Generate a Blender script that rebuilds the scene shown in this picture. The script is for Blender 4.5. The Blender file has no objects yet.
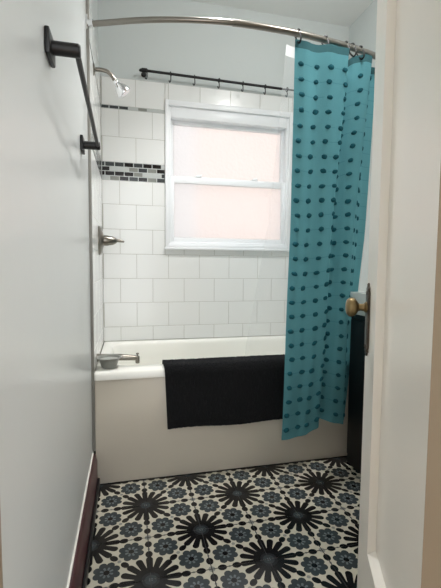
import bpy, bmesh, math, random
from mathutils import Vector, Matrix
C = bpy.context.scene.collection
rnd = random.Random(7)
PI = math.pi

# ------------------------------------------------------------------ helpers
def srgb(r, g, b):
    def f(c):
        c /= 255.0
        return c/12.92 if c <= .04045 else ((c+.055)/1.055)**2.4
    return (f(r), f(g), f(b), 1)

def mat(name, col, rough=.5, metal=0, bump=0, scale=60, coat=0, spec=.5, var=0, vscale=4, detail=3):
    m = bpy.data.materials.new(name); m.use_nodes = True
    nt = m.node_tree; p = nt.nodes['Principled BSDF']
    p.inputs['Base Color'].default_value = col
    p.inputs['Roughness'].default_value = rough
    p.inputs['Metallic'].default_value = metal
    p.inputs['Coat Weight'].default_value = coat
    p.inputs['Specular IOR Level'].default_value = spec
    tc = nt.nodes.new('ShaderNodeTexCoord')
    if var:
        n = nt.nodes.new('ShaderNodeTexNoise'); n.inputs['Scale'].default_value = vscale
        n.inputs['Detail'].default_value = 4
        nt.links.new(tc.outputs['Object'], n.inputs['Vector'])
        mx = nt.nodes.new('ShaderNodeMix'); mx.data_type = 'RGBA'
        mx.inputs[6].default_value = tuple(c*(1-var) for c in col[:3])+(1,)
        mx.inputs[7].default_value = tuple(min(1, c*(1+var)) for c in col[:3])+(1,)
        nt.links.new(n.outputs['Fac'], mx.inputs[0])
        nt.links.new(mx.outputs[2], p.inputs['Base Color'])
    if bump:
        n = nt.nodes.new('ShaderNodeTexNoise'); n.inputs['Scale'].default_value = scale
        n.inputs['Detail'].default_value = detail
        nt.links.new(tc.outputs['Object'], n.inputs['Vector'])
        b = nt.nodes.new('ShaderNodeBump'); b.inputs['Strength'].default_value = bump
        b.inputs['Distance'].default_value = .01
        nt.links.new(n.outputs['Fac'], b.inputs['Height'])
        nt.links.new(b.outputs['Normal'], p.inputs['Normal'])
    return m

class MB:
    """collects shapes and links them as ONE mesh object"""
    def __init__(s): s.v = []; s.f = []; s.mi = []; s.sm = []
    def add(s, vs, fs, mi=0, smooth=False):
        o = len(s.v); s.v += [Vector(v) for v in vs]
        for f in fs:
            s.f.append([i+o for i in f]); s.mi.append(mi); s.sm.append(smooth)
    def box(s, a, b, mi=0, bev=0):
        x0, y0, z0 = a; x1, y1, z1 = b
        if bev <= 0:
            s.add([(x0,y0,z0),(x1,y0,z0),(x1,y1,z0),(x0,y1,z0),(x0,y0,z1),(x1,y0,z1),(x1,y1,z1),(x0,y1,z1)],
                  [(0,3,2,1),(4,5,6,7),(0,1,5,4),(1,2,6,5),(2,3,7,6),(3,0,4,7)], mi)
            return
        bm = bmesh.new(); bmesh.ops.create_cube(bm, size=1)
        for v in bm.verts:
            v.co = Vector(((x0+x1)/2+v.co.x*(x1-x0), (y0+y1)/2+v.co.y*(y1-y0), (z0+z1)/2+v.co.z*(z1-z0)))
        bmesh.ops.bevel(bm, geom=bm.edges[:], offset=bev, segments=2, affect='EDGES', profile=.5)
        s.bm(bm, mi)
    def bm(s, bm, mi=0, smooth=True):
        bm.verts.index_update()
        s.add([v.co.copy() for v in bm.verts], [[v.index for v in f.verts] for f in bm.faces], mi, smooth); bm.free()
    def lathe(s, prof, origin=(0,0,0), axis=(0,0,1), n=32, mi=0, sy=1.0):
        """prof: (radius, height) list; closed with caps"""
        ax = Vector(axis).normalized()
        q = Vector((0,0,1)).rotation_difference(ax)
        vs = []; fs = []
        for r, h in prof:
            for k in range(n):
                a = 2*PI*k/n
                vs.append(Vector(origin)+q @ Vector((r*math.cos(a), sy*r*math.sin(a), h)))
        m = len(prof)
        for i in range(m-1):
            for k in range(n):
                fs.append((i*n+k, i*n+(k+1) % n, (i+1)*n+(k+1) % n, (i+1)*n+k))
        fs.append(tuple(range(n-1, -1, -1))); fs.append(tuple((m-1)*n+k for k in range(n)))
        s.add(vs, fs, mi, True)
    def tube(s, pts, r, n=12, mi=0, closed=False, square=False):
        pts = [Vector(p) for p in pts]; m = len(pts)
        rs = r if isinstance(r, (list, tuple)) else [r]*m
        vs = []; fs = []; up = None
        for i in range(m):
            if closed: t = pts[(i+1) % m]-pts[i-1]
            else: t = pts[min(i+1, m-1)]-pts[max(i-1, 0)]
            t.normalize()
            if up is None:
                up = Vector((0,0,1)) if abs(t.z) < .9 else Vector((1,0,0))
            up = (up-t*up.dot(t)).normalized(); sd = t.cross(up)
            for k in range(n):
                a = 2*PI*(k+(.5 if square else 0))/n
                vs.append(pts[i]+(up*math.cos(a)+sd*math.sin(a))*rs[i])
        for i in range(m if closed else m-1):
            j = (i+1) % m
            for k in range(n):
                fs.append((i*n+k, i*n+(k+1) % n, j*n+(k+1) % n, j*n+k))
        if not closed:
            fs.append(tuple(range(n-1, -1, -1))); fs.append(tuple((m-1)*n+k for k in range(n)))
        s.add(vs, fs, mi, not square)
    def build(s, name, mats, parent=None, angle=38):
        me = bpy.data.meshes.new(name); me.from_pydata([tuple(v) for v in s.v], [], s.f)
        for m in (mats if isinstance(mats, (list, tuple)) else [mats]): me.materials.append(m)
        for p, mi, sm in zip(me.polygons, s.mi, s.sm): p.material_index = mi; p.use_smooth = sm
        bm = bmesh.new(); bm.from_mesh(me); bmesh.ops.recalc_face_normals(bm, faces=bm.faces[:]); bm.to_mesh(me); bm.free()
        me.set_sharp_from_angle(angle=math.radians(angle))
        o = bpy.data.objects.new(name, me); C.objects.link(o)
        if parent is not None:
            o.parent = parent
            if parent.parent is None: o.location = -parent.location
        return o

def thing(name, label, cat, loc=(0,0,0), group=None):
    o = bpy.data.objects.new(name, None); o.location = loc; C.objects.link(o)
    o.empty_display_size = .05
    return tag(o, label, cat, group)
def tag(o, label, cat, group=None):
    o['label'] = label; o['category'] = cat
    if group: o['group'] = group
    return o
def struct(o, label=None):
    o['kind'] = 'structure'
    if label: o['label'] = label
    return o
def spline(P, n):
    """Catmull-Rom through the points"""
    P = [Vector(p) for p in P]; out = []
    Q = [2*P[0]-P[1]]+P+[2*P[-1]-P[-2]]
    for i in range(len(P)-1):
        a, b, c, d = Q[i:i+4]
        for k in range(n):
            t = k/n
            out.append(.5*((2*b)+(c-a)*t+(2*a-5*b+4*c-d)*t*t+(3*b-a-3*c+d)*t**3))
    out.append(P[-1]); return out

# ------------------------------------------------------------------ dimensions (metres): x right along the tub, y towards the window, z up
WB = .7227          # face of the tiled wall behind the tub
XL = .012           # face of the tiles on the left wall
XR = 1.68           # right wall
CEIL = 2.69
YF = -1.50          # bathroom side of the doorway wall

# ------------------------------------------------------------------ materials
M = {}
M['paint'] = mat('painted_plaster', srgb(208,211,210), .28, bump=.09, scale=6, var=.02, vscale=2)
M['paint_flat'] = mat('flat_plaster', srgb(202,208,207), .6, bump=.05, scale=40)
M['ceil'] = mat('ceiling_paint', srgb(230,231,229), .7, bump=.05, scale=60)
M['tile'] = mat('glazed_wall_tile', srgb(230,231,229), .16, bump=.03, scale=14, var=.015, vscale=3)
M['grout'] = mat('wall_grout', srgb(176,174,166), .85)
M['mos_black'] = mat('mosaic_black', srgb(28,28,30), .12)
M['mos_dark'] = mat('mosaic_charcoal', srgb(62,66,68), .12)
M['mos_mid'] = mat('mosaic_grey', srgb(132,134,128), .2)
M['mos_pale'] = mat('mosaic_pale', srgb(188,192,190), .2)
M['edge'] = mat('tile_edge_strip', srgb(138,136,130), .45)
M['vinyl'] = mat('white_window_vinyl', srgb(238,240,242), .3)
M['tub'] = mat('white_tub_enamel', srgb(240,239,232), .14, bump=.01, scale=8)
M['apron'] = mat('shaded_apron_enamel', srgb(214,206,191), .35, bump=.03, scale=20, var=.02, vscale=5)  # tub enamel turned darker and tan, its shade put into the colour
M['steel'] = mat('brushed_steel', srgb(138,134,127), .3, 1)
M['chrome'] = mat('chrome', srgb(225,226,228), .08, 1)
M['nickel'] = mat('brushed_nickel', srgb(128,124,116), .3, 1)
M['black'] = mat('matte_black_metal', srgb(20,20,21), .42, .2)
M['towel'] = mat('black_terry', srgb(37,38,40), .95, bump=1.0, scale=320, spec=.2, detail=2)
M['cabinet'] = mat('black_cabinet', srgb(17,16,17), .5)
M['ceramic'] = mat('white_ceramic', srgb(236,236,232), .15)
M['door'] = mat('gloss_door_paint', srgb(240,235,226), .28, bump=.07, scale=7, var=.015, vscale=3)
M['jamb'] = mat('shaded_jamb_paint', srgb(160,142,120), .45, bump=.04, scale=12)  # tan includes the shade of a doorway turned from the window
M['brass'] = mat('aged_brass', srgb(140,122,88), .34, 1, bump=.06, scale=90)
M['bronze'] = mat('dark_bronze', srgb(78,70,62), .38, .9, bump=.2, scale=160)
M['base'] = mat('mahogany_baseboard', srgb(70,31,38), .3, var=.25, vscale=12)
M['bowl'] = mat('grey_stoneware', srgb(126,127,121), .35, bump=.12, scale=160)
M['bowl_in'] = mat('bowl_speckle', srgb(168,170,164), .4, bump=.5, scale=190)
M['hook_silver'] = mat('grey_rod_end', srgb(120,120,122), .3, .8)
M['white'] = mat('white_caulk', srgb(232,230,222), .5)
M['wood'] = mat('hall_floorboards', srgb(140,104,72), .4, var=.2, vscale=6)
# floor tile colours
M['f_grout'] = mat('floor_grout', srgb(14,14,15), .7)
FR = dict(rough=.19, spec=.36, bump=.015, scale=30)
M['f_cream'] = mat('floor_cream', srgb(182,177,161), **FR)
M['f_black'] = mat('floor_black', srgb(20,20,21), **FR)
M['f_mid'] = mat('floor_soft_black', srgb(38,39,41), **FR)
M['f_slate'] = mat('floor_slate', srgb(55,61,63), **FR)
M['f_pale'] = mat('floor_pale_slate', srgb(98,106,109), **FR)
M['f_dot'] = mat('floor_grey_dot', srgb(128,130,126), **FR)

def fabric_mat():
    m = bpy.data.materials.new('teal_cotton'); m.use_nodes = True
    nt = m.node_tree; p = nt.nodes['Principled BSDF']; out = nt.nodes['Material Output']
    uv = nt.nodes.new('ShaderNodeUVMap'); uv.uv_map = 'cloth'
    sp = nt.nodes.new('ShaderNodeSeparateXYZ'); nt.links.new(uv.outputs[0], sp.inputs[0])
    # fine horizontal threads running between the tufts (v in row units)
    fr = nt.nodes.new('ShaderNodeMath'); fr.operation = 'FRACT'; nt.links.new(sp.outputs['Y'], fr.inputs[0])
    sb = nt.nodes.new('ShaderNodeMath'); sb.operation = 'SUBTRACT'; sb.inputs[1].default_value = .5; nt.links.new(fr.outputs[0], sb.inputs[0])
    ab = nt.nodes.new('ShaderNodeMath'); ab.operation = 'ABSOLUTE'; nt.links.new(sb.outputs[0], ab.inputs[0])
    lt = nt.nodes.new('ShaderNodeMath'); lt.operation = 'LESS_THAN'; lt.inputs[1].default_value = .022; nt.links.new(ab.outputs[0], lt.inputs[0])
    nz = nt.nodes.new('ShaderNodeTexNoise'); nz.inputs['Scale'].default_value = .35; nt.links.new(uv.outputs[0], nz.inputs['Vector'])
    gt = nt.nodes.new('ShaderNodeMath'); gt.operation = 'GREATER_THAN'; gt.inputs[1].default_value = .47; nt.links.new(nz.outputs['Fac'], gt.inputs[0])
    ml = nt.nodes.new('ShaderNodeMath'); ml.operation = 'MULTIPLY'; nt.links.new(lt.outputs[0], ml.inputs[0]); nt.links.new(gt.outputs[0], ml.inputs[1])
    m2 = nt.nodes.new('ShaderNodeMath'); m2.operation = 'MULTIPLY'; m2.inputs[1].default_value = .4; nt.links.new(ml.outputs[0], m2.inputs[0])
    mx = nt.nodes.new('ShaderNodeMix'); mx.data_type = 'RGBA'
    mx.inputs[6].default_value = srgb(96,156,166); mx.inputs[7].default_value = srgb(50,115,126)
    nt.links.new(m2.outputs[0], mx.inputs[0]); nt.links.new(mx.outputs[2], p.inputs['Base Color'])
    p.inputs['Roughness'].default_value = .85; p.inputs['Specular IOR Level'].default_value = .2
    w = nt.nodes.new('ShaderNodeTexNoise'); w.inputs['Scale'].default_value = 9; w.inputs['Detail'].default_value = 6
    nt.links.new(uv.outputs[0], w.inputs['Vector'])
    b = nt.nodes.new('ShaderNodeBump'); b.inputs['Strength'].default_value = .25; b.inputs['Distance'].default_value = .004
    nt.links.new(w.outputs['Fac'], b.inputs['Height']); nt.links.new(b.outputs[0], p.inputs['Normal'])
    tr = nt.nodes.new('ShaderNodeBsdfTranslucent'); nt.links.new(mx.outputs[2], tr.inputs['Color'])
    ms = nt.nodes.new('ShaderNodeMixShader'); ms.inputs[0].default_value = .32
    nt.links.new(p.outputs[0], ms.inputs[1]); nt.links.new(tr.outputs[0], ms.inputs[2]); nt.links.new(ms.outputs[0], out.inputs['Surface'])
    return m
M['teal'] = fabric_mat()
M['tuft'] = mat('dark_teal_tuft', srgb(26,88,100), .9, bump=.6, scale=260, spec=.2)
M['header'] = mat('teal_header_band', srgb(56,98,104), .85, bump=.1, scale=120, spec=.2)

def liner_mat(white):
    m = bpy.data.materials.new('clear_liner_vinyl'); m.use_nodes = True
    nt = m.node_tree; p = nt.nodes['Principled BSDF']; out = nt.nodes['Material Output']
    p.inputs['Base Color'].default_value = srgb(245,246,246); p.inputs['Roughness'].default_value = .15
    tp = nt.nodes.new('ShaderNodeBsdfTransparent')
    tl = nt.nodes.new('ShaderNodeBsdfTranslucent'); tl.inputs['Color'].default_value = (.95,.95,.95,1)
    m1 = nt.nodes.new('ShaderNodeMixShader'); m1.inputs[0].default_value = .5
    nt.links.new(p.outputs[0], m1.inputs[1]); nt.links.new(tl.outputs[0], m1.inputs[2])
    m2 = nt.nodes.new('ShaderNodeMixShader'); m2.inputs[0].default_value = white
    nt.links.new(tp.outputs[0], m2.inputs[1]); nt.links.new(m1.outputs[0], m2.inputs[2])
    nt.links.new(m2.outputs[0], out.inputs['Surface']); return m
M['liner'] = liner_mat(.12); M['liner_hem'] = liner_mat(.85)

GT = (.56,.56,.56,1)
def frosted():
    m = bpy.data.materials.new('frosted_glass'); m.use_nodes = True
    nt = m.node_tree; out = nt.nodes['Material Output']; nt.nodes.remove(nt.nodes['Principled BSDF'])
    tc = nt.nodes.new('ShaderNodeTexCoord')
    n = nt.nodes.new('ShaderNodeTexNoise'); n.inputs['Scale'].default_value = 45; n.inputs['Detail'].default_value = 2
    nt.links.new(tc.outputs['Object'], n.inputs['Vector'])
    b = nt.nodes.new('ShaderNodeBump'); b.inputs['Strength'].default_value = .5; b.inputs['Distance'].default_value = .004
    nt.links.new(n.outputs['Fac'], b.inputs['Height'])
    rf = nt.nodes.new('ShaderNodeBsdfRefraction'); rf.inputs['IOR'].default_value = 1.12; rf.inputs['Roughness'].default_value = .45
    rf.inputs['Color'].default_value = GT; nt.links.new(b.outputs[0], rf.inputs['Normal'])
    tl = nt.nodes.new('ShaderNodeBsdfTranslucent'); tl.inputs['Color'].default_value = GT; nt.links.new(b.outputs[0], tl.inputs['Normal'])
    ms = nt.nodes.new('ShaderNodeMixShader'); ms.inputs[0].default_value = .45
    nt.links.new(rf.outputs[0], ms.inputs[1]); nt.links.new(tl.outputs[0], ms.inputs[2])
    nt.links.new(ms.outputs[0], out.inputs['Surface']); return m
M['frost'] = frosted()

def brick():
    m = bpy.data.materials.new('outside_brick'); m.use_nodes = True
    nt = m.node_tree; p = nt.nodes['Principled BSDF']; p.inputs['Roughness'].default_value = .9
    tc = nt.nodes.new('ShaderNodeTexCoord'); mp = nt.nodes.new('ShaderNodeMapping'); mp.inputs['Rotation'].default_value = (PI/2,0,0)
    br = nt.nodes.new('ShaderNodeTexBrick'); br.inputs['Color1'].default_value = srgb(238,213,204); br.inputs['Color2'].default_value = srgb(232,203,193)
    br.inputs['Mortar'].default_value = srgb(205,195,185); br.inputs['Scale'].default_value = 4.5
    nt.links.new(tc.outputs['Object'], mp.inputs[0]); nt.links.new(mp.outputs[0], br.inputs['Vector']); nt.links.new(br.outputs['Color'], p.inputs['Base Color'])
    return m
M['brick'] = brick()

# ------------------------------------------------------------------ the floor: patterned tiles, every shape clipped to its own tile
P = .203; OX, OY = .2306, -.6154
def clip(poly, x0, y0, x1, y1):
    for ax, val, sg in ((0,x0,1),(0,x1,-1),(1,y0,1),(1,y1,-1)):
        out = []
        for i in range(len(poly)):
            a = poly[i-1]; b = poly[i]
            da = (a[ax]-val)*sg; db = (b[ax]-val)*sg
            if (da >= 0) != (db >= 0):
                t = da/(da-db); out.append((a[0]+(b[0]-a[0])*t, a[1]+(b[1]-a[1])*t))
            if db >= 0: out.append(b)
        poly = out
        if len(poly) < 3: return None
    return poly
def egg(cx, cy, ang, r0, r1, w0, w1, n=7):
    """a petal from radius r0 to r1, half-widths w0 (inside) and w1 (outside)"""
    pts = [(r0, -w0)]
    for k in range(n+1):
        a = -PI/2+PI*k/n; pts.append((r1-w1+w1*math.cos(a), w1*math.sin(a)))
    pts.append((r0, w0))
    c, s = math.cos(ang), math.sin(ang)
    return [(cx+x*c-y*s, cy+x*s+y*c) for x, y in pts]
def oval(cx, cy, ang, a, b, n=12):
    c, s = math.cos(ang), math.sin(ang)
    return [(cx+a*math.cos(t)*c-b*math.sin(t)*s, cy+a*math.cos(t)*s+b*math.sin(t)*c) for t in (2*PI*k/n for k in range(n))]
def tile_shapes():
    """pattern of the tile whose big flowers sit on corners (0,0) and (1,1); (layer, material, polygon)"""
    S = []
    for cx, cy in ((0,0),(1,1)):
        for k in range(16):
            S.append((1, 2, egg(cx, cy, 2*PI*k/16, .10, .505, .040, .060)))
        S.append((2, 2, oval(cx, cy, 0, .27, .27, 24)))
        for i in range(5):
            S.append((3+i, (3,3,4,4,5)[i], oval(cx, cy, 0, (.15,.125,.10,.07,.035)[i], (.15,.125,.10,.07,.035)[i], 20)))
    for cx, cy in ((.3,.7),(.7,.3)):
        for k in range(8):
            a = 2*PI*k/8+PI/8
            S.append((1, 4, egg(cx, cy, a, .05, .228, .034, .068)))
            S.append((2, 5, egg(cx, cy, a, .04, .115, .012, .02)))
        S.append((3, 2, oval(cx, cy, 0, .052, .052)))
    for cx, cy, sx, sy in ((1,0,-1,1),(0,1,1,-1)):
        for d in (.18,.43):
            S.append((1, 2, oval(cx+sx*d, cy, 0, .080, .064)))
            S.append((1, 2, oval(cx, cy+sy*d, PI/2, .080, .064)))
        S.append((1, 6, oval(cx, cy, 0, .06, .06)))
        S.append((1, 6, oval(cx+sx*.305, cy, 0, .022, .022))); S.append((1, 6, oval(cx, cy+sy*.305, 0, .022, .022)))
    for d in (-.092, .092):
        S.append((1, 2, oval(.5+d, .5+d, PI/4, .08, .058)))
    S.append((1, 6, oval(.5, .5, 0, .034, .034)))
    return S
SH = tile_shapes()
YBK = WB+.006
fl = MB()
fl.box((-.02, -1.62, -.06), (XR, YBK, -.0025), 0)
g = .009
for i in range(-2, 8):
    for j in range(-6, 4):
        x0 = max(g, (.0-OX)/P-i); x1 = min(1-g, (XR-OX)/P-i); y0 = max(g, (-1.62-OY)/P-j); y1 = min(1-g, (-.001-OY)/P-j)
        if x1 <= x0+.02 or y1 <= y0+.02: continue
        tx, ty = rnd.uniform(-.004,.004), rnd.uniform(-.004,.004)
        if i in (0, 1) and j == -1: tx, ty = .0, .011
        def put(poly, lay, mi):
            vs = []
            for (u, v) in poly:
                z = (u-.5)*P*tx+(v-1)*P*ty*(1 if j == -1 else 0)+(v-.5)*P*ty*(0 if j == -1 else 1)+lay*.00006
                vs.append((OX+(i+u)*P, OY+(j+v)*P, z))
            fl.add(vs, [list(range(len(vs)))], mi)
        put([(x0,y0),(x1,y0),(x1,y1),(x0,y1)], 0, 1)
        mirror = (i+j) % 2
        for lay, mi, poly in SH:
            if mirror: poly = [(1-u, v) for u, v in poly][::-1]
            q = clip(poly, x0, y0, x1, y1)
            if q: put(q, lay, mi)
me = bpy.data.meshes.new('floor'); me.from_pydata([tuple(v) for v in fl.v], [], fl.f)
for k in ('f_grout','f_cream','f_black','f_mid','f_slate','f_pale','f_dot'): me.materials.append(M[k])
for p, mi in zip(me.polygons, fl.mi): p.material_index = mi
floor = bpy.data.objects.new('floor', me); C.objects.link(floor); struct(floor)
hf = MB(); hf.box((-.75, -3.4, -.06), (1.8, -1.62, 0)); struct(hf.build('floor_hall', M['wood']))

# ------------------------------------------------------------------ walls and ceiling
WX0, WX1, WZ0, WZ1 = .40, 1.262, 1.142, 2.064     # window opening
def wall(name, boxes, m, bev=0):
    b = MB()
    for a, c in boxes: b.box(a, c, 0, bev)
    return struct(b.build(name, m))
YB = WB+.008
wall_back = wall('wall_back', [((-.1,YB,0),(WX0,YB+.14,CEIL)), ((WX1,YB,0),(XR+.1,YB+.14,CEIL)), ((WX0,YB,0),(WX1,YB+.14,WZ0)), ((WX0,YB,WZ1),(WX1,YB+.14,CEIL))], M['paint_flat'])
wall_left = wall('wall_left', [((-.1,-1.62,0),(0,YB,CEIL))], M['paint'])
wall_right = wall('wall_right', [((XR,-1.62,0),(XR+.1,YB,CEIL))], M['paint_flat'])
wall_front = wall('wall_front', [((.47,-1.62,0),(XR,YF,CEIL)), ((0,-1.62,2.06),(.47,YF,CEIL))], M['jamb'])
ceiling = wall('ceiling', [((-.75,-3.4,CEIL),(XR+.1,YB+.14,CEIL+.08))], M['ceil'])
wall('wall_hall', [((-.83,-3.4,0),(-.75,-1.62,CEIL)), ((-.83,-1.62,0),(-.1,-1.54,CEIL)), ((1.8,-3.4,0),(1.88,-1.62,CEIL)), ((XR+.1,-1.62,0),(1.88,-1.54,CEIL))], M['paint_flat'])
t = MB(); t.box((0,-1.42,0),(.010,-1.315,2.05), 0, .003); struct(t.build('trim_1', M['jamb']))

# tile courses
MOS = ['mos_black','mos_dark','mos_mid','mos_pale']
def rect_minus(r, h):
    x0,z0,x1,z1 = r; a,b,c,d = h
    if x1 <= a or x0 >= c or z1 <= b or z0 >= d: return [r]
    out = []
    if x0 < a: out.append((x0,z0,a,z1)); x0 = a
    if x1 > c: out.append((c,z0,x1,z1)); x1 = c
    if z0 < b: out.append((x0,z0,x1,b))
    if z1 > d: out.append((x0,d,x1,z1))
    return out
TH = .1547
rows = [(.5375,.6277),(.6277,.7824),(.7824,.937),(.937,1.0918),(1.0918,1.2465),(1.2465,1.4012),(1.4012,1.547),(1.660,1.813),(1.813,1.979),(2.0,2.166)]
phase = [.5,0,.5,0,.5,0,.5,0,.5,.5]
phase = [0,.5,0,.5,0,.5,0,.5,0,.5]
def tile_wall(u0, u1, off, hole, to3, parent, prefix):
    """to3(u, z, d): point at u along the wall, height z, depth d out of the wall"""
    tb = MB(); mb = MB()
    def slab(B, r, mi, gap, dep, bev):
        u, z, U, Z = r
        u += gap; z += gap; U -= gap; Z -= gap
        if U-u < .004 or Z-z < .004: return
        vs = [to3(u,z,dep), to3(U,z,dep), to3(U,Z,dep), to3(u,Z,dep), to3(u+bev,z+bev,0), to3(U-bev,z+bev,0), to3(U-bev,Z-bev,0), to3(u+bev,Z-bev,0)]
        B.add(vs, [(0,1,5,4),(1,2,6,5),(2,3,7,6),(3,0,4,7),(4,5,6,7)], mi)
    # grout bed
    for r in rect_minus((u0,.53,u1,2.166), hole) if hole else [(u0,.53,u1,2.166)]:
        for q in ([r]):
            vs = [to3(q[0],q[1],.0012), to3(q[2],q[1],.0012), to3(q[2],q[3],.0012), to3(q[0],q[3],.0012), to3(q[0],q[1],.0085), to3(q[2],q[1],.0085), to3(q[2],q[3],.0085), to3(q[0],q[3],.0085)]
            tb.add(vs, [(0,1,2,3),(0,4,5,1),(1,5,6,2),(2,6,7,3),(3,7,4,0)], 0)
    for (z0, z1), ph in zip(rows, phase):
        k0 = math.floor((u0-off)/P-ph)-1
        for k in range(k0, k0+14):
            a = off+(k+ph)*P; b = a+P
            a = max(a, u0); b = min(b, u1)
            if b-a < .008: continue
            for r in (rect_minus((a,z0,b,z1), hole) if hole else [(a,z0,b,z1)]):
                slab(tb, r, 1, .0011, .0012, .0012)
    hm = .02825
    for r_i, z0 in enumerate([1.547+hm*i for i in range(4)]+[1.979]):
        h = hm if r_i < 4 else .021
        k0 = math.floor((u0-off)/.0575)-1
        for k in range(k0, k0+36):
            a = max(u0, off+(k+.5*(r_i % 2))*.0575); b = min(u1, off+(k+1+.5*(r_i % 2))*.0575)
            if b-a < .006: continue
            mi = rnd.choices((1,2,3,4), (28,26,24,22))[0]
            for r in (rect_minus((a,z0,b,z0+h), hole) if hole else [(a,z0,b,z0+h)]):
                slab(mb, r, mi, .0022, .0012, .001)
        # pale bed of the mosaic
        for r in (rect_minus((u0,z0,u1,z0+h), hole) if hole else [(u0,z0,u1,z0+h)]):
            mb.add([to3(r[0],r[1],.0009), to3(r[2],r[1],.0009), to3(r[2],r[3],.0009), to3(r[0],r[3],.0009)], [(0,1,2,3)], 0)
    a = tb.build('tile_surface', [M['grout'], M['tile']], parent); b = mb.build('mosaic_band', [M['mos_pale']]+[M[k] for k in MOS], parent)
    b['label'] = 'band of small black and grey glass mosaic'
    return a, b
tile_wall(XL, XR, .1176, (WX0,WZ0,WX1,WZ1), lambda u, z, d: (u, WB+d, z), wall_back, 'back')
# left side: tiles on a thin board, so their front edge shows as a narrow strip
tile_wall(0, WB, WB-P*.55, None, lambda u, z, d: (XL-d, u, z), wall_left, 'left')
b = MB(); b.box((0,.0,.0),(XL-.0085,WB,2.166)); b.build('tile_backing', M['grout'], wall_left)
b = MB(); b.box((0,-.006,.165),(XL+.001,.0,2.166), 0, .0015); struct(b.build('trim_2', M['edge']))

# baseboard
b = MB()
pr = [(0,0),(.020,0),(.020,.122),(.016,.133),(.015,.143),(.009,.153),(0,.156)]
ys = (-1.27, -.007)
vs = [(x,y,z) for y in ys for x,z in pr]; n = len(pr)
b.add(vs, [(i,(i+1)%n,n+(i+1)%n,n+i) for i in range(n)]+[tuple(range(n-1,-1,-1)), tuple(range(n,2*n))])
bb = struct(b.build('baseboard_left', M['base']))
b = MB(); b.tube([(.002,-1.27,.1575),(.002,-.01,.1575)], .0035, 8); b.build('caulk_bead', M['white'], bb)
b = MB(); b.box((.0202,-1.27,0),(.031,-.007,.036), 0, .003); o = b.build('shade_strip', M['black'], bb); o['label'] = 'black strip standing in for shade along the foot of the baseboard'  # dark box stands in for the shade below the board

# ------------------------------------------------------------------ window
win = bpy.data.objects.new('window_1', None); win.location = ((WX0+WX1)/2, WB, WZ0); C.objects.link(win); struct(win)
def wbox(B, x0, z0, x1, z1, y0, y1, bev=.002): B.box((x0,WB+y0,z0),(x1,WB+y1,z1), 0, bev)
def ring(B, x0, z0, x1, z1, wl, wr, wb, wt, y0, y1, bev=.002):
    wbox(B, x0, z0, x0+wl, z1, y0, y1, bev); wbox(B, x1-wr, z0, x1, z1, y0, y1, bev)
    wbox(B, x0+wl, z0, x1-wr, z0+wb, y0, y1, bev); wbox(B, x0+wl, z1-wt, x1-wr, z1, y0, y1, bev)
f = MB(); e = .0006
ring(f, WX0+e, WZ0+e, WX1-e, WZ1-e, .022, .022, .022, .034, -.016, .10, .003)
f.build('window_frame', M['vinyl'], win)
f = MB(); ring(f, WX0+.022, WZ0+.022, WX1-.022, WZ1-.034, .016, .016, .012, .068, .0, .09, .003)
f.build('window_jamb', M['vinyl'], win)
f = MB(); f.box((WX0-.004,WB-.026,WZ0-.016),(WX1+.004,WB+.06,WZ0+.0), 0, .004); f.build('window_sill', M['vinyl'], win)
ix0, ix1, iz0, iz1 = WX0+.036, WX1-.036, WZ0+.03, WZ1-.098
zm = 1.576
def sash(z0, z1, y, bot, top, side, locks):
    f = MB(); ring(f, ix0, z0, ix1, z1, side, side, bot, top, y, y+.03, .003)
    s = f.build('sash', M['vinyl'], win)
    f = MB(); wbox(f, ix0+side-.004, z0+bot-.004, ix1-side+.004, z1-top+.004, y+.012, y+.018, 0)
    p = f.build('pane', M['frost'], s); p['label'] = 'frosted glass pane'
    if locks:
        for lx in (.62, 1.005):
            f = MB(); f.box((lx-.018, WB+y-.004, z1), (lx+.018, WB+y+.022, z1+.008), 0, .002)
            f.tube([(lx-.01,WB+y+.006,z1+.01),(lx+.022,WB+y+.002,z1+.012)], .004, 8)
            f.build('sash_lock', M['vinyl'], s)
sash(iz0, zm+.024, .012, .034, .044, .024, True)
sash(zm-.01, iz1, .048, .03, .03, .022, False)

# outside, across the side yard
b = MB(); b.box((1.05,3.2,-2.5),(6.5,3.4,3.4)); struct(b.build('wall_neighbour', M['brick']))
b = MB(); b.box((-6,YB+.14,-2.6),(8,3.2,-2.5)); struct(b.build('ground', M['paint_flat']))

# ------------------------------------------------------------------ bathtub
tub = thing('bathtub', 'white built-in bathtub below the frosted window, mat over its rim', 'bathtub', (.85,.35,0))
def rrect(x0, y0, x1, y1, r, z, n=8):
    out = []
    for cx, cy, a0 in ((x1-r,y1-r,0),(x0+r,y1-r,PI/2),(x0+r,y0+r,PI),(x1-r,y0+r,1.5*PI)):
        for k in range(n+1):
            a = a0+PI/2*k/n; out.append((cx+r*math.cos(a), cy+r*math.sin(a), z))
    return out
X0, X1, Y0, Y1 = XL+.0004, XR-.003, -.022, WB-.001
rings = [rrect(X0+.01,Y0+.012,X1-.005,Y1,.012,.496), rrect(X0,Y0,X1,Y1,.012,.498), rrect(X0,Y0,X1,Y1,.012,.518), rrect(X0,Y0+.004,X1,Y1,.012,.529), rrect(X0+.004,Y0+.012,X1-.004,Y1-.001,.014,.535),
         rrect(X0+.05,Y0+.095,X1-.07,Y1-.05,.13,.536), rrect(X0+.058,Y0+.105,X1-.08,Y1-.058,.13,.531), rrect(X0+.064,Y0+.113,X1-.088,Y1-.064,.13,.513),
         rrect(X0+.075,Y0+.125,X1-.11,Y1-.075,.13,.45), rrect(X0+.10,Y0+.15,X1-.24,Y1-.10,.14,.24), rrect(X0+.13,Y0+.18,X1-.30,Y1-.13,.13,.16), rrect(X0+.20,Y0+.25,X1-.40,Y1-.20,.08,.13)]
b = MB(); n = len(rings[0]); vs = sum(rings, []); fs = []
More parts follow.
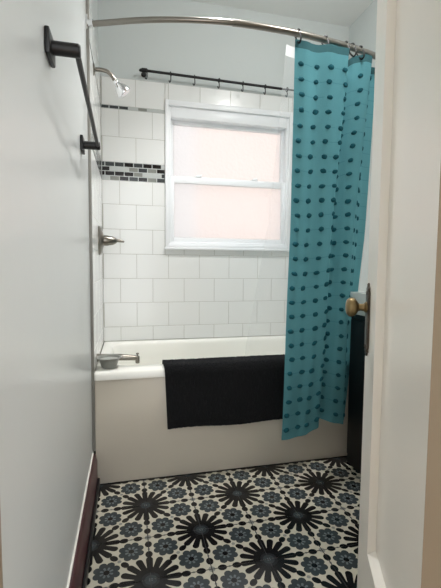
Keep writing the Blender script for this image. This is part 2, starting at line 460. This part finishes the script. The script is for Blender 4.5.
for i in range(len(rings)-1):
    for k in range(n): fs.append((i*n+k, i*n+(k+1) % n, (i+1)*n+(k+1) % n, (i+1)*n+k))
fs.append(tuple((len(rings)-1)*n+k for k in range(n)))
b.add(vs, fs, 0, True); b.build('rim_and_basin', M['tub'], tub, 50)
b = MB(); b.box((X0,0,.0),(X1,.025,.497), 0, .004); o = b.build('apron', M['apron'], tub); o['label'] = 'front apron, shade mixed into its cream colour'
b = MB(); b.lathe([(.028,0),(.028,.003),(.02,.005),(.004,.005)], (.35,.34,.13)); b.build('drain', M['chrome'], tub)

# ------------------------------------------------------------------ black bath mat over the rim
def mat_mesh():
    prof = spline([(.126,0,.44),(.118,0,.49),(.109,0,.528),(.092,0,.5495),(.05,0,.5505),(-.005,0,.5505),(-.026,0,.546),(-.037,0,.528),(-.0385,0,.50),(-.038,0,.40),(-.036,0,.30),(-.034,0,.248)], 9)
    th = .011; n = len(prof); nx = 200
    b = MB(); vs = []; fs = []
    r2 = random.Random(3)
    for i in range(nx+1):
        u = i/nx
        sec = []
        for k in range(n):
            t = (prof[min(k+1,n-1)]-prof[max(k-1,0)]).normalized()
            nrm = Vector((-t.z, 0, t.x))   # in (y, -, z) plane
            sec.append((prof[k], nrm))
        for side in (0, 1):
            order = range(n) if side == 0 else range(n-1, -1, -1)
            for k in order:
                p, nr = sec[k]
                fall = max(0, (.55-p.z)/.3) if k > n*.5 else 0
                x = .328+.014*fall+(.645-.01*fall)*u
                y, z = p.x, p.z
                if side == 0:
                    j = .0065*(r2.random()-.3)
                    y += -nr.x*(j); z += -nr.z*(j)
                else:
                    y += -nr.x*(-th+.003) ; z += -nr.z*(-th+.003)
                y += .004*math.sin(u*5+p.z*4)*fall*.5
                if k > n*.8: z += .004*math.sin(u*9)*fall
                vs.append((x, y, z))
    m = 2*n
    for i in range(nx):
        for k in range(m):
            fs.append((i*m+k, i*m+(k+1) % m, (i+1)*m+(k+1) % m, (i+1)*m+k))
    fs.append(tuple(range(m-1,-1,-1))); fs.append(tuple(nx*m+k for k in range(m)))
    b.add(vs, fs, 0, True); return b
bmat = mat_mesh().build('bath_mat', M['towel'])
tag(bmat, 'black terry bath mat hanging folded over the tub rim', 'bath mat')

# ------------------------------------------------------------------ bowl on the rim corner
bw = thing('bowl', 'small grey bowl on the left corner of the tub rim', 'bowl', (.075,.058,.536))
b = MB(); o = (.075,.058,.5362)
b.lathe([(.024,0),(.031,.001),(.036,.010),(.042,.028),(.047,.040),(.0585,.0485),(.0585,.0515),(.050,.0495),(.043,.040)], o, n=40)
b.build('bowl_body', M['bowl'], bw)
b = MB(); b.lathe([(.0435,.041),(.039,.03),(.03,.016),(.01,.012)], o, n=40); x = b.build('bowl_inside', M['bowl_in'], bw); x['label'] = 'pale speckled inside of the bowl'

# ------------------------------------------------------------------ tub spout, valve, shower head
sp = thing('tub_spout', 'brushed nickel tub spout behind the grey bowl', 'faucet', (XL,.17,.57))
b = MB(); b.tube([(XL+.0005,.17,.560),(.06,.17,.560),(.12,.17,.558),(.17,.17,.554),(.203,.17,.551),(.212,.17,.550)], [.0175,.0175,.0165,.0145,.0125,.0105], 20)
b.lathe([(.008,0),(.0105,.002),(.0110,.02),(.0108,.034),(.008,.038)], (.209,.17,.523), (0,0,1), 20)
b.lathe([(.0205,0),(.0205,.004),(.018,.008)], (XL+.0005,.17,.560), (1,0,0)); b.build('spout_body', M['nickel'], sp)
b = MB(); b.lathe([(.0035,0),(.0035,.008),(.0075,.010),(.0075,.015),(.003,.017)], (.209,.17,.560)); b.build('diverter_knob', M['nickel'], sp)

va = thing('shower_valve', 'round brushed nickel shower valve with lever handle on left tile wall', 'valve', (XL,.41,1.155))
b = MB(); b.lathe([(.079,0),(.079,.005),(.075,.010),(.05,.019),(.034,.024),(.03,.026)], (XL+.0003,.41,1.155), (1,0,0), 48); b.build('valve_plate', M['nickel'], va)
b = MB(); b.lathe([(.029,0),(.029,.02),(.026,.03),(.023,.05),(.016,.064),(.012,.07)], (XL+.024,.41,1.155), (1,0,0), 32); b.build('valve_hub', M['nickel'], va)
b = MB(); b.tube([(.09,.41,1.157),(.115,.41,1.156),(.138,.408,1.153),(.146,.407,1.150)], [.0105,.009,.0075,.005], 14); b.build('valve_lever', M['nickel'], va)

sh = thing('showerhead', 'chrome shower head on a bent arm high on the left tile wall', 'shower head', (XL,.20,1.958))
HY = .20
b = MB(); b.lathe([(.028,0),(.028,.002),(.022,.006),(.012,.009)], (XL+.0003,HY,1.958), (1,0,0)); b.build('escutcheon', M['nickel'], sh)
b = MB(); b.tube(spline([(XL+.002,HY,1.958),(.05,HY,1.959),(.078,HY,1.953),(.098,HY,1.935),(.113,HY,1.912)], 6), .0095, 16); b.build('shower_arm', M['nickel'], sh)
d = Vector((.052,0,-.060)).normalized()
b = MB(); b.lathe([(.011,0),(.0135,.004),(.0135,.014),(.011,.018),(.015,.026),(.024,.036),(.030,.05),(.034,.064),(.0355,.070),(.034,.075),(.029,.076)], (.110,HY,1.915), d, 32); b.build('spray_bell', M['chrome'], sh)
b = MB(); b.lathe([(.029,.0755),(.028,.077),(.012,.080),(.004,.080)], (.110,HY,1.915), d, 24); b.build('spray_face', M['chrome'], sh)

# ------------------------------------------------------------------ towel bar on the left wall
tb = thing('towel_bar', 'matte black towel bar on square plates on the left wall', 'towel bar', (0,-.58,1.49))
for y, z in ((-.888,1.490), (-.272,1.464)):
    b = MB(); b.box((.0005,y-.036,z-.027),(.011,y+.036,z+.027), 0, .003); b.build('wall_plate', M['black'], tb)
    b = MB(); b.tube([(.01,y,z),(.066,y,z),(.0685,y,z)], [.0145,.0145,.0125], 20); b.build('post', M['black'], tb)
b = MB(); b.tube([(.0605,-.883,1.490),(.0605,-.272,1.462)], .0066, 16); b.build('bar', M['black'], tb)

# ------------------------------------------------------------------ shower rod
ZR = 2.05
rp = spline([(.008,.002,ZR),(.265,-.092,ZR),(.552,-.152,ZR),(.823,-.158,ZR),(1.077,-.133,ZR),(1.285,-.092,ZR),(1.5,-.028,ZR),(XR-.008,.03,ZR)], 10)
def rod_at(x):
    for a, c in zip(rp, rp[1:]):
        if a.x <= x <= c.x:
            t = (x-a.x)/(c.x-a.x); return a.lerp(c, t), (c-a).normalized()
rod = thing('shower_rod', 'curved brushed steel shower rod above the tub', 'shower rod', (.84,-.1,ZR))
k = 22
b = MB(); b.tube(rp[:k+2], .0118, 20); b.build('inner_tube', M['steel'], rod)
b = MB(); b.tube(rp[k:], .0138, 20); b.build('outer_tube', M['steel'], rod)
for x, ax, y in ((.0005,1,.0),(XR-.0005,-1,.03)):
    b = MB(); b.box((min(x,x+ax*.007),y-.02,ZR-.03),(max(x,x+ax*.007),y+.02,ZR+.03), 0, .003)
    b.lathe([(.017,0),(.017,.012),(.0145,.02),(.0145,.032)], (x,y,ZR), (ax*.94,-.34,0), 24); b.build('rod_bracket', M['chrome'], rod)

# ------------------------------------------------------------------ shower curtain
# fold lines: x at the top (z 2.0), middle (z 1.15) and bottom (z .2), with the depth y of the cloth
FOLDS = [(.893,.888,.858,-.155,-.165), (.945,.925,.895,-.172,-.178), (1.005,.975,.945,-.160,-.168), (1.065,1.03,.985,-.176,-.180), (1.118,1.075,1.022,-.172,-.178),
         (1.152,1.09,1.046,-.168,-.172), (1.158,1.098,1.062,-.145,-.15), (1.150,1.11,1.075,-.085,-.10), (1.185,1.142,1.11,-.080,-.095), (1.228,1.178,1.150,-.102,-.115), (1.283,1.212,1.192,-.112,-.118), (1.318,1.238,1.214,-.100,-.110),
         (1.322,1.255,1.220,-.075,-.095), (1.318,1.285,1.222,-.045,-.068), (1.345,1.32,1.222,-.016,-.036), (1.40,1.36,1.262,-.012,-.034)]
HEM = [(0,.208),(.12,.214),(.25,.225),(.42,.262),(.5,.268),(.62,.248),(.74,.228),(.86,.225),(1,.215)]
def lerp_tab(T, u):
    for (a, va_), (c, vc) in zip(T, T[1:]):
        if a <= u <= c: return va_+(vc-va_)*(u-a)/(c-a)
    return T[-1][1]
TOP = [(0,2.024),(.05,2.014),(.10,2.008),(.17,2.012),(.22,2.015),(.30,2.009),(.38,2.012),(.44,2.004),(.50,1.99),(.55,1.998),(.61,2.018),(.68,2.03),(.8,2.032),(1,2.03)]
NS, NZ = 7, 70
cols = []
for which in range(3):
    cols.append(spline([(f_[which], (f_[3] if which < 1 else (f_[4] if which == 2 else (f_[3]+f_[4])/2)), 0) for f_ in FOLDS], NS))
ncol = len(cols[0]); arc = [0]
for a, c in zip(cols[1], cols[1][1:]): arc.append(arc[-1]+(c-a).length)
L = arc[-1]
def cloth(u, v):
    """u 0..1 along the cloth, v 0 top .. 1 hem"""
    s = u*L; i = max(k for k in range(ncol) if arc[k] <= s+1e-9); i = min(i, ncol-2)
    t = (s-arc[i])/(arc[i+1]-arc[i])
    pt = [c[i].lerp(c[i+1], t) for c in cols]
    if v < .47: p = pt[0].lerp(pt[1], v/.47)
    else: p = pt[1].lerp(pt[2], (v-.47)/.53)
    top = lerp_tab(TOP, u)
    z = top+(lerp_tab(HEM, u)-top)*v
    y = p.y+.004*math.sin(u*31+v*5)*v+.003*math.sin(v*11+u*9)*v
    x = p.x+.003*math.sin(v*9+u*5)*v
    return Vector((x, y, z))
cu = thing('shower_curtain', 'teal shower curtain with rows of dark tufts, gathered on the right', 'shower curtain', (1.1,-.15,.2))
NU = 170; VH = .019
def cloth_grid(v0, v1, nv, d=0):
    b = MB(); vs = []; fs = []; uv = []
    for j in range(nv+1):
        v = v0+(v1-v0)*j/nv
        for i in range(NU+1):
            u = i/NU; vs.append(cloth(u, v)); uv.append((u*L/.06, v*1.81/.0665))
    for j in range(nv):
        for i in range(NU):
            a = j*(NU+1)+i; fs.append((a, a+1, a+NU+2, a+NU+1))
    b.add(vs, fs, 0, True); return b, uv
def set_uv(o, uv):
    me = o.data; l = me.uv_layers.new(name='cloth')
    for lp in me.loops: l.data[lp.index].uv = uv[lp.vertex_index] if lp.vertex_index < len(uv) else (0, 0)
b, uv = cloth_grid(VH, 1, 90)
nrow = 26
for r in range(nrow):
    v = (r+.5+1)*.0665/1.81
    if v > .985: break
    for c in range(int(L/.06)):
        u = ((c+.42)*.06+rnd.uniform(-.004,.004)+.004*math.sin(r*.7))/L
        if u > .99: continue
        vv = v+rnd.uniform(-.0012,.0012)
        p = cloth(u, vv); du = (cloth(min(1,u+.004), vv)-cloth(max(0,u-.004), vv)).normalized(); dv = (cloth(u, min(1,vv+.004))-cloth(u, vv-.004)).normalized()
        nr = du.cross(dv).normalized()
        if nr.y > 0: nr = -nr
        ta = rnd.uniform(-.25,.25); ca, sa = math.cos(ta), math.sin(ta)
        w, h = rnd.uniform(.0122,.0155), rnd.uniform(.0092,.0122)
        vs = []; fs = []; n = 12
        for lev, (rr, dd) in enumerate(((1,.0),(.98,.0025),(.75,.005),(.3,.0065))):
            for q in range(n):
                a = 2*PI*q/n; jr = 1+.07*math.sin(q*2.3+r*1.7+c*3.1)
                X = w*rr*jr*math.cos(a); Y = h*rr*jr*math.sin(a)
                vs.append(p+du*(X*ca-Y*sa)+dv*(X*sa+Y*ca)+nr*dd)
        for lev in range(3):
            for q in range(n): fs.append((lev*n+q, lev*n+(q+1) % n, (lev+1)*n+(q+1) % n, (lev+1)*n+q))
        fs.append(tuple(3*n+q for q in range(n)))
        b.add(vs, fs, 1, True)
o = b.build('curtain_panel', [M['teal'], M['tuft']], cu, 60); set_uv(o, uv)
b, uv = cloth_grid(0, VH, 3)
o = b.build('header_band', M['header'], cu, 60); o['label'] = 'plain darker teal header band'

# clear liner hanging from the same rod into the tub
ln = thing('shower_liner', 'clear vinyl liner hanging beside the teal curtain, inside the tub', 'shower liner', (1.2,.1,.45))
def liner_pt(u, v):
    xa = .868-.03*v if v < .5 else .853-.16*(v-.5)
    x = xa+(1.46-xa)*u
    y = -.118+(.175+.118)*min(1, v/.92)**1.05+.010*math.sin(u*26)*(.3+.7*v)+.16*u*(1-v)
    return Vector((x, y, 2.018-(2.018-.47)*v))
def liner_grid(v0, v1, nv):
    b = MB(); vs = []; fs = []; nu = 60
    for j in range(nv+1):
        for i in range(nu+1): vs.append(liner_pt(i/nu, v0+(v1-v0)*j/nv))
    for j in range(nv):
        for i in range(nu):
            a = j*(nu+1)+i; fs.append((a, a+1, a+nu+2, a+nu+1))
    b.add(vs, fs, 0, True); return b
liner_grid(.028, 1, 40).build('liner_sheet', M['liner'], ln, 60)
o = liner_grid(0, .028, 2).build('liner_hem', M['liner_hem'], ln, 60); o['label'] = 'white reinforced top hem'

# rings on the rod
RINGS = [(.905,'leftmost black curtain ring at the free edge of the teal curtain'), (1.045,'second black curtain ring from the left, middle of the curtain front panel'),
         (1.158,'third black curtain ring from the left, over the notch between folds'), (1.196,'fourth black curtain ring from the left, just right of the notch'), (1.245,'rightmost black curtain ring, over the rear fold by the door')]
ring0 = None
for x, lab in RINGS:
    p, t = rod_at(x)
    if ring0 is None:
        b = MB(); pts = []
        for k in range(25):
            a = math.radians(-62+k*(330-0)/24)
            rr = .0195
            pts.append((0, rr*math.sin(a), rr*math.cos(a)-.004))
        b.tube([(0, q[1]-(0 if q[2] > -.004 else min(.02,-q[2]*1.0)), q[2]*(1.0 if q[2] > -.004 else 2.1)) for q in pts], .0038, 8)
        r = b.build('curtain_ring', M['black']); ring0 = r
    else:
        r = ring0.copy(); C.objects.link(r)
    r.location = p; r.rotation_euler = (0, 0, math.atan2(t.y, t.x))
    tag(r, lab, 'curtain ring', 'black rings on the curved shower rod')

# ------------------------------------------------------------------ thin black rod over the window with its hooks
BY, BZ = WB-.05, 2.192
br = thing('window_rod', 'thin black curtain rod mounted above the frosted window', 'curtain rod', (.85,BY,BZ))
b = MB(); b.tube([(.240,BY,BZ+.008),(.246,BY,BZ+.010),(.262,BY,BZ+.013),(.280,BY,BZ+.013),(.292,BY,BZ+.012)], [.004,.0085,.0125,.0125,.009], 16)
b.tube([(.270,BY+.006,BZ+.012),(.270,WB+.0045,BZ+.012)], .0075, 12); b.lathe([(.016,0),(.016,.004),(.011,.007)], (.270,YB-.0005,BZ+.012), (0,-1,0)); b.build('rod_end', M['black'], br)
b = MB(); b.tube([(.28,BY,BZ+.012),(1.165,BY,BZ)], .0078, 14); b.build('rod_tube', M['black'], br)
b = MB(); b.tube([(1.16,BY,BZ),(1.56,BY,BZ-.001)], .006, 14); o = b.build('slim_tube', M['hook_silver'], br); o['label'] = 'slimmer grey inner tube'
b = MB(); b.tube(spline([(1.55,BY,BZ),(1.575,BY+.008,BZ),(1.58,WB-.02,BZ),(1.575,WB+.006,BZ)], 6), .0085, 14); b.build('rod_end', M['black'], br)
HX = [.287,.432,.582,.738,.896,1.048,1.201]
ordn = ['first','second','third','fourth','fifth','sixth','seventh']
hook0 = None
for i, x in enumerate(HX):
    if hook0 is None:
        b = MB()
        b.tube([(0, .0115*math.sin(a), .0115*math.cos(a)) for a in (2*PI*k/18 for k in range(18))], .003, 8, closed=True)
        b.tube(spline([(0,0,-.0105),(.001,-.001,-.026),(0,-.002,-.042),(-.004,-.002,-.049),(-.009,-.002,-.046),(-.010,-.002,-.038)], 5), .0031, 8)
        h = b.build('curtain_hook', M['black']); hook0 = h
    else:
        h = hook0.copy(); C.objects.link(h)
    h.location = (x, BY, BZ+.013*(1.165-x)); h.rotation_euler = (0,0,rnd.uniform(-.4,.4))
    end = ' at the rod end' if i == 0 else (', nearest the teal curtain' if i == 6 else ' along the rod')
    tag(h, ordn[i]+' black hook from the left on the rod above the window'+end, 'hook', 'hooks on the thin black window rod')

# ------------------------------------------------------------------ vanity behind the door
vn = thing('vanity', 'black vanity cabinet with white sink top half hidden behind the open door', 'vanity', (1.48,-.42,0))
VX, VY0, VY1 = 1.275, -.78, -.058
b = MB(); b.box((VX,VY0,.0),(XR-.002,VY1,.785), 0, .003); b.build('cabinet_body', M['cabinet'], vn)
for a, c in ((VY0+.02,-.44),(-.43,VY1-.02)):
    b = MB(); b.box((VX-.016,a,.06),(VX-.0005,c,.76), 0, .004); dr = b.build('cabinet_door', M['cabinet'], vn)
    ky = c-.03 if a < -.5 else a+.03
    b = MB(); b.lathe([(.006,0),(.006,.012),(.013,.018),(.013,.026),(.006,.03)], (VX-.016,ky,.6), (-1,0,0), 20); b.build('door_pull', M['bronze'], dr)
b = MB(); vs = []; 
rg = [rrect(VX-.012,VY0-.01,XR-.003,VY1+.012,.02,.787), rrect(VX-.018,VY0-.01,XR-.003,VY1+.014,.02,.80), rrect(VX-.018,VY0-.01,XR-.003,VY1+.014,.02,.888), rrect(VX-.012,VY0-.004,XR-.006,VY1+.008,.02,.896),
      rrect(VX+.05,VY0+.11,XR-.09,VY1-.10,.09,.896), rrect(VX+.06,VY0+.12,XR-.10,VY1-.11,.09,.885), rrect(VX+.10,VY0+.18,XR-.13,VY1-.17,.07,.80)]
n = len(rg[0]); fs = []
for i in range(len(rg)-1):
    for k in range(n): fs.append((i*n+k, i*n+(k+1) % n, (i+1)*n+(k+1) % n, (i+1)*n+k))
fs.append(tuple((len(rg)-1)*n+k for k in range(n))); fs.append(tuple(range(n-1,-1,-1)))
b.add(sum(rg, []), fs, 0, True); o = b.build('sink_top', M['ceramic'], vn); o['label'] = 'white sink top'

# ------------------------------------------------------------------ the open door
E = Vector((.753,-.964,0)); U = Vector((-.413,-.911,0)).normalized(); N = Vector((-.911,.413,0)).normalized()
def dp(s, t, z): return E+U*s+N*t+Vector((0,0,z))
door = bpy.data.objects.new('door_1', None); door.location = dp(.61,0,0); C.objects.link(door); struct(door, 'cream white panelled door standing open into the bathroom')
SS = [0,.118,.1185,.121,.130,.480,.489,.4915,.492,.61]; ZZ = [.012,.352,.354,.366,.372,1.85,1.856,1.885,1.888,2.02]
def dep(i, n): 
    return {0:0,1:0,2:-.002,3:-.018,4:-.0185}[min(i, n-1-i)]
b = MB(); vs = []; fs = []
ns, nz = len(SS), len(ZZ)
for j in range(nz):
    for i in range(ns):
        vs.append(dp(SS[i], max(dep(i,ns), dep(j,nz)), ZZ[j]))
for j in range(nz-1):
    for i in range(ns-1): fs.append((j*ns+i, j*ns+i+1, (j+1)*ns+i+1, (j+1)*ns+i))
o_ = len(vs); T = -.038
vs += [dp(0,T,ZZ[0]), dp(.61,T,ZZ[0]), dp(.61,T,ZZ[-1]), dp(0,T,ZZ[-1])]
fs += [(o_,o_+1,o_+2,o_+3), tuple(range(ns))+(o_+1,o_), tuple((nz-1)*ns+i for i in range(ns))+(o_+2,o_+3), tuple(j*ns for j in range(nz))+(o_+3,o_), tuple(j*ns+ns-1 for j in range(nz))+(o_+2,o_+1)]
b.add(vs, fs, 0, False); b.build('door_leaf', M['door'], door)
# plate with pointed ends
b = MB(); out = []
hw = .019; zc = .891; hh = .088
outl = [(-hw,-.066),(-hw,.066),(-.014,.072),(-.016,.078),(-.006,.083),(0,hh+.002),(.006,.083),(.016,.078),(.014,.072),(hw,.066),(hw,-.066),(.014,-.072),(.016,-.078),(.006,-.083),(0,-hh-.002),(-.006,-.083),(-.016,-.078),(-.014,-.072)]
n = len(outl); sc_ = .031
vs = [dp(sc_+a, .0003, zc+c) for a, c in outl]+[dp(sc_+a, .0035, zc+c) for a, c in outl]+[dp(sc_+a*.82, .0055, zc+c*.97) for a, c in outl]
fs = [(i,(i+1)%n,n+(i+1)%n,n+i) for i in range(n)]+[(n+i,n+(i+1)%n,2*n+(i+1)%n,2*n+i) for i in range(n)]+[tuple(2*n+i for i in range(n)), tuple(range(n-1,-1,-1))]
b.add(vs, fs)
for dz in (-.066,.066): b.lathe([(.005,0),(.005,.002),(.002,.003)], dp(sc_,.005,zc+dz), N, 12)
o = b.build('knob_plate', M['bronze'], door); o['label'] = 'ornate dark metal door plate'
b = MB(); b.lathe([(.014,.004),(.014,.008),(.0095,.012),(.0085,.020),(.010,.025),(.015,.028),(.0215,.033),(.0240,.039),(.0235,.046),(.018,.052),(.010,.0545),(.003,.055)], dp(sc_,0,.921), N, 32)
o = b.build('doorknob', M['brass'], door); o['label'] = 'aged brass doorknob'
for z in (.25, 1.75):
    b = MB(); b.tube([dp(.612,-.0,z), dp(.612,-.0,z+.09)], .006, 12); b.build('hinge', M['bronze'], door)

# ------------------------------------------------------------------ light: daylight, plus two added fill lights out of view
w = bpy.data.worlds.new('sky'); bpy.context.scene.world = w; w.use_nodes = True
bg = w.node_tree.nodes['Background']; bg.inputs['Color'].default_value = (.97,.985,1.0,1); bg.inputs['Strength'].default_value = 1.8
sun = bpy.data.lights.new('sun', 'SUN'); sun.energy = 7.5; sun.angle = .02; sun.color = (1,.96,.9)
so = bpy.data.objects.new('sun', sun); C.objects.link(so)
so.rotation_euler = Vector((.15,.42,-.9)).to_track_quat('-Z','Y').to_euler()

LX, LY = .62, -.04  # added spot out of view, brightens the tub rim and tile
fill_lamp = thing('added_downlight', 'added recessed fill light, unseen, over the front edge of the tub', 'ceiling light', (LX,LY,CEIL))
b = MB(); prof = [(.062,-.002),(.066,-.006),(.088,-.005),(.09,-.0005),(.062,-.0005)]
n = 40; vs = []; fs = []
for q, h in prof:
    for k in range(n): vs.append((LX+q*math.cos(2*PI*k/n), LY+q*math.sin(2*PI*k/n), CEIL+h+.0005))
for i in range(5):
    for k in range(n): fs.append((i*n+k, i*n+(k+1) % n, ((i+1) % 5)*n+(k+1) % n, ((i+1) % 5)*n+k))
b.add(vs, fs, 0, True); b.build('added_light_trim', M['ceramic'], fill_lamp)
al = bpy.data.lights.new('fill_spot', 'SPOT'); al.shadow_soft_size = .06; al.energy = 60; al.color = (1,.99,.98); al.spot_size = math.radians(105); al.spot_blend = .8
ao = bpy.data.objects.new('fill_spot', al); C.objects.link(ao); ao.location = (LX,LY,CEIL-.01)

CX, CY = 1.12, -.60  # added point light out of view, lifts the plaster and ceiling
fill_lamp2 = thing('added_ceiling_fill', 'added ceiling fixture, unseen, fill light for the upper walls', 'ceiling light', (CX,CY,CEIL))
b = MB(); b.lathe([(.005,-.07),(.03,-.07),(.03,-.055),(.022,-.05),(.022,-.03),(.07,-.022),(.075,0)], (CX,CY,CEIL-.0003), n=40); b.build('fill_lamp_base', M['ceramic'], fill_lamp2)
al = bpy.data.lights.new('fill_point', 'POINT'); al.shadow_soft_size = .10; al.energy = 9.5; al.color = (1,.99,.98)
ao = bpy.data.objects.new('fill_point', al); C.objects.link(ao); ao.location = (CX,CY,CEIL-.18)

# ------------------------------------------------------------------ camera
yaw, pitch, roll = .231502, .070463, .008183
fw = Vector((math.sin(yaw)*math.cos(pitch), math.cos(yaw)*math.cos(pitch), -math.sin(pitch)))
r = Vector((math.cos(yaw), -math.sin(yaw), 0)); u = r.cross(fw)
r2 = r*math.cos(roll)+u*math.sin(roll); u2 = -r*math.sin(roll)+u*math.cos(roll)
cam = bpy.data.cameras.new('camera'); co = bpy.data.objects.new('camera', cam); C.objects.link(co)
m = Matrix((( r2.x,u2.x,-fw.x,.167927),( r2.y,u2.y,-fw.y,-1.834836),( r2.z,u2.z,-fw.z,1.01827),(0,0,0,1)))
co.matrix_world = m
cam.sensor_fit = 'VERTICAL'; cam.sensor_height = 24; cam.sensor_width = 18; cam.lens = 390.42/588*24
cam.clip_start = .02
S = bpy.context.scene; S.camera = co
S.view_settings.view_transform = 'Standard'; S.view_settings.look = 'None'; S.view_settings.gamma = 1
S.view_settings.use_curve_mapping = False; S.view_settings.exposure = .92
S.cycles.max_bounces = 12; S.cycles.diffuse_bounces = 6; S.cycles.transparent_max_bounces = 12; S.cycles.use_denoising = True
S.cycles.sample_clamp_indirect = 10
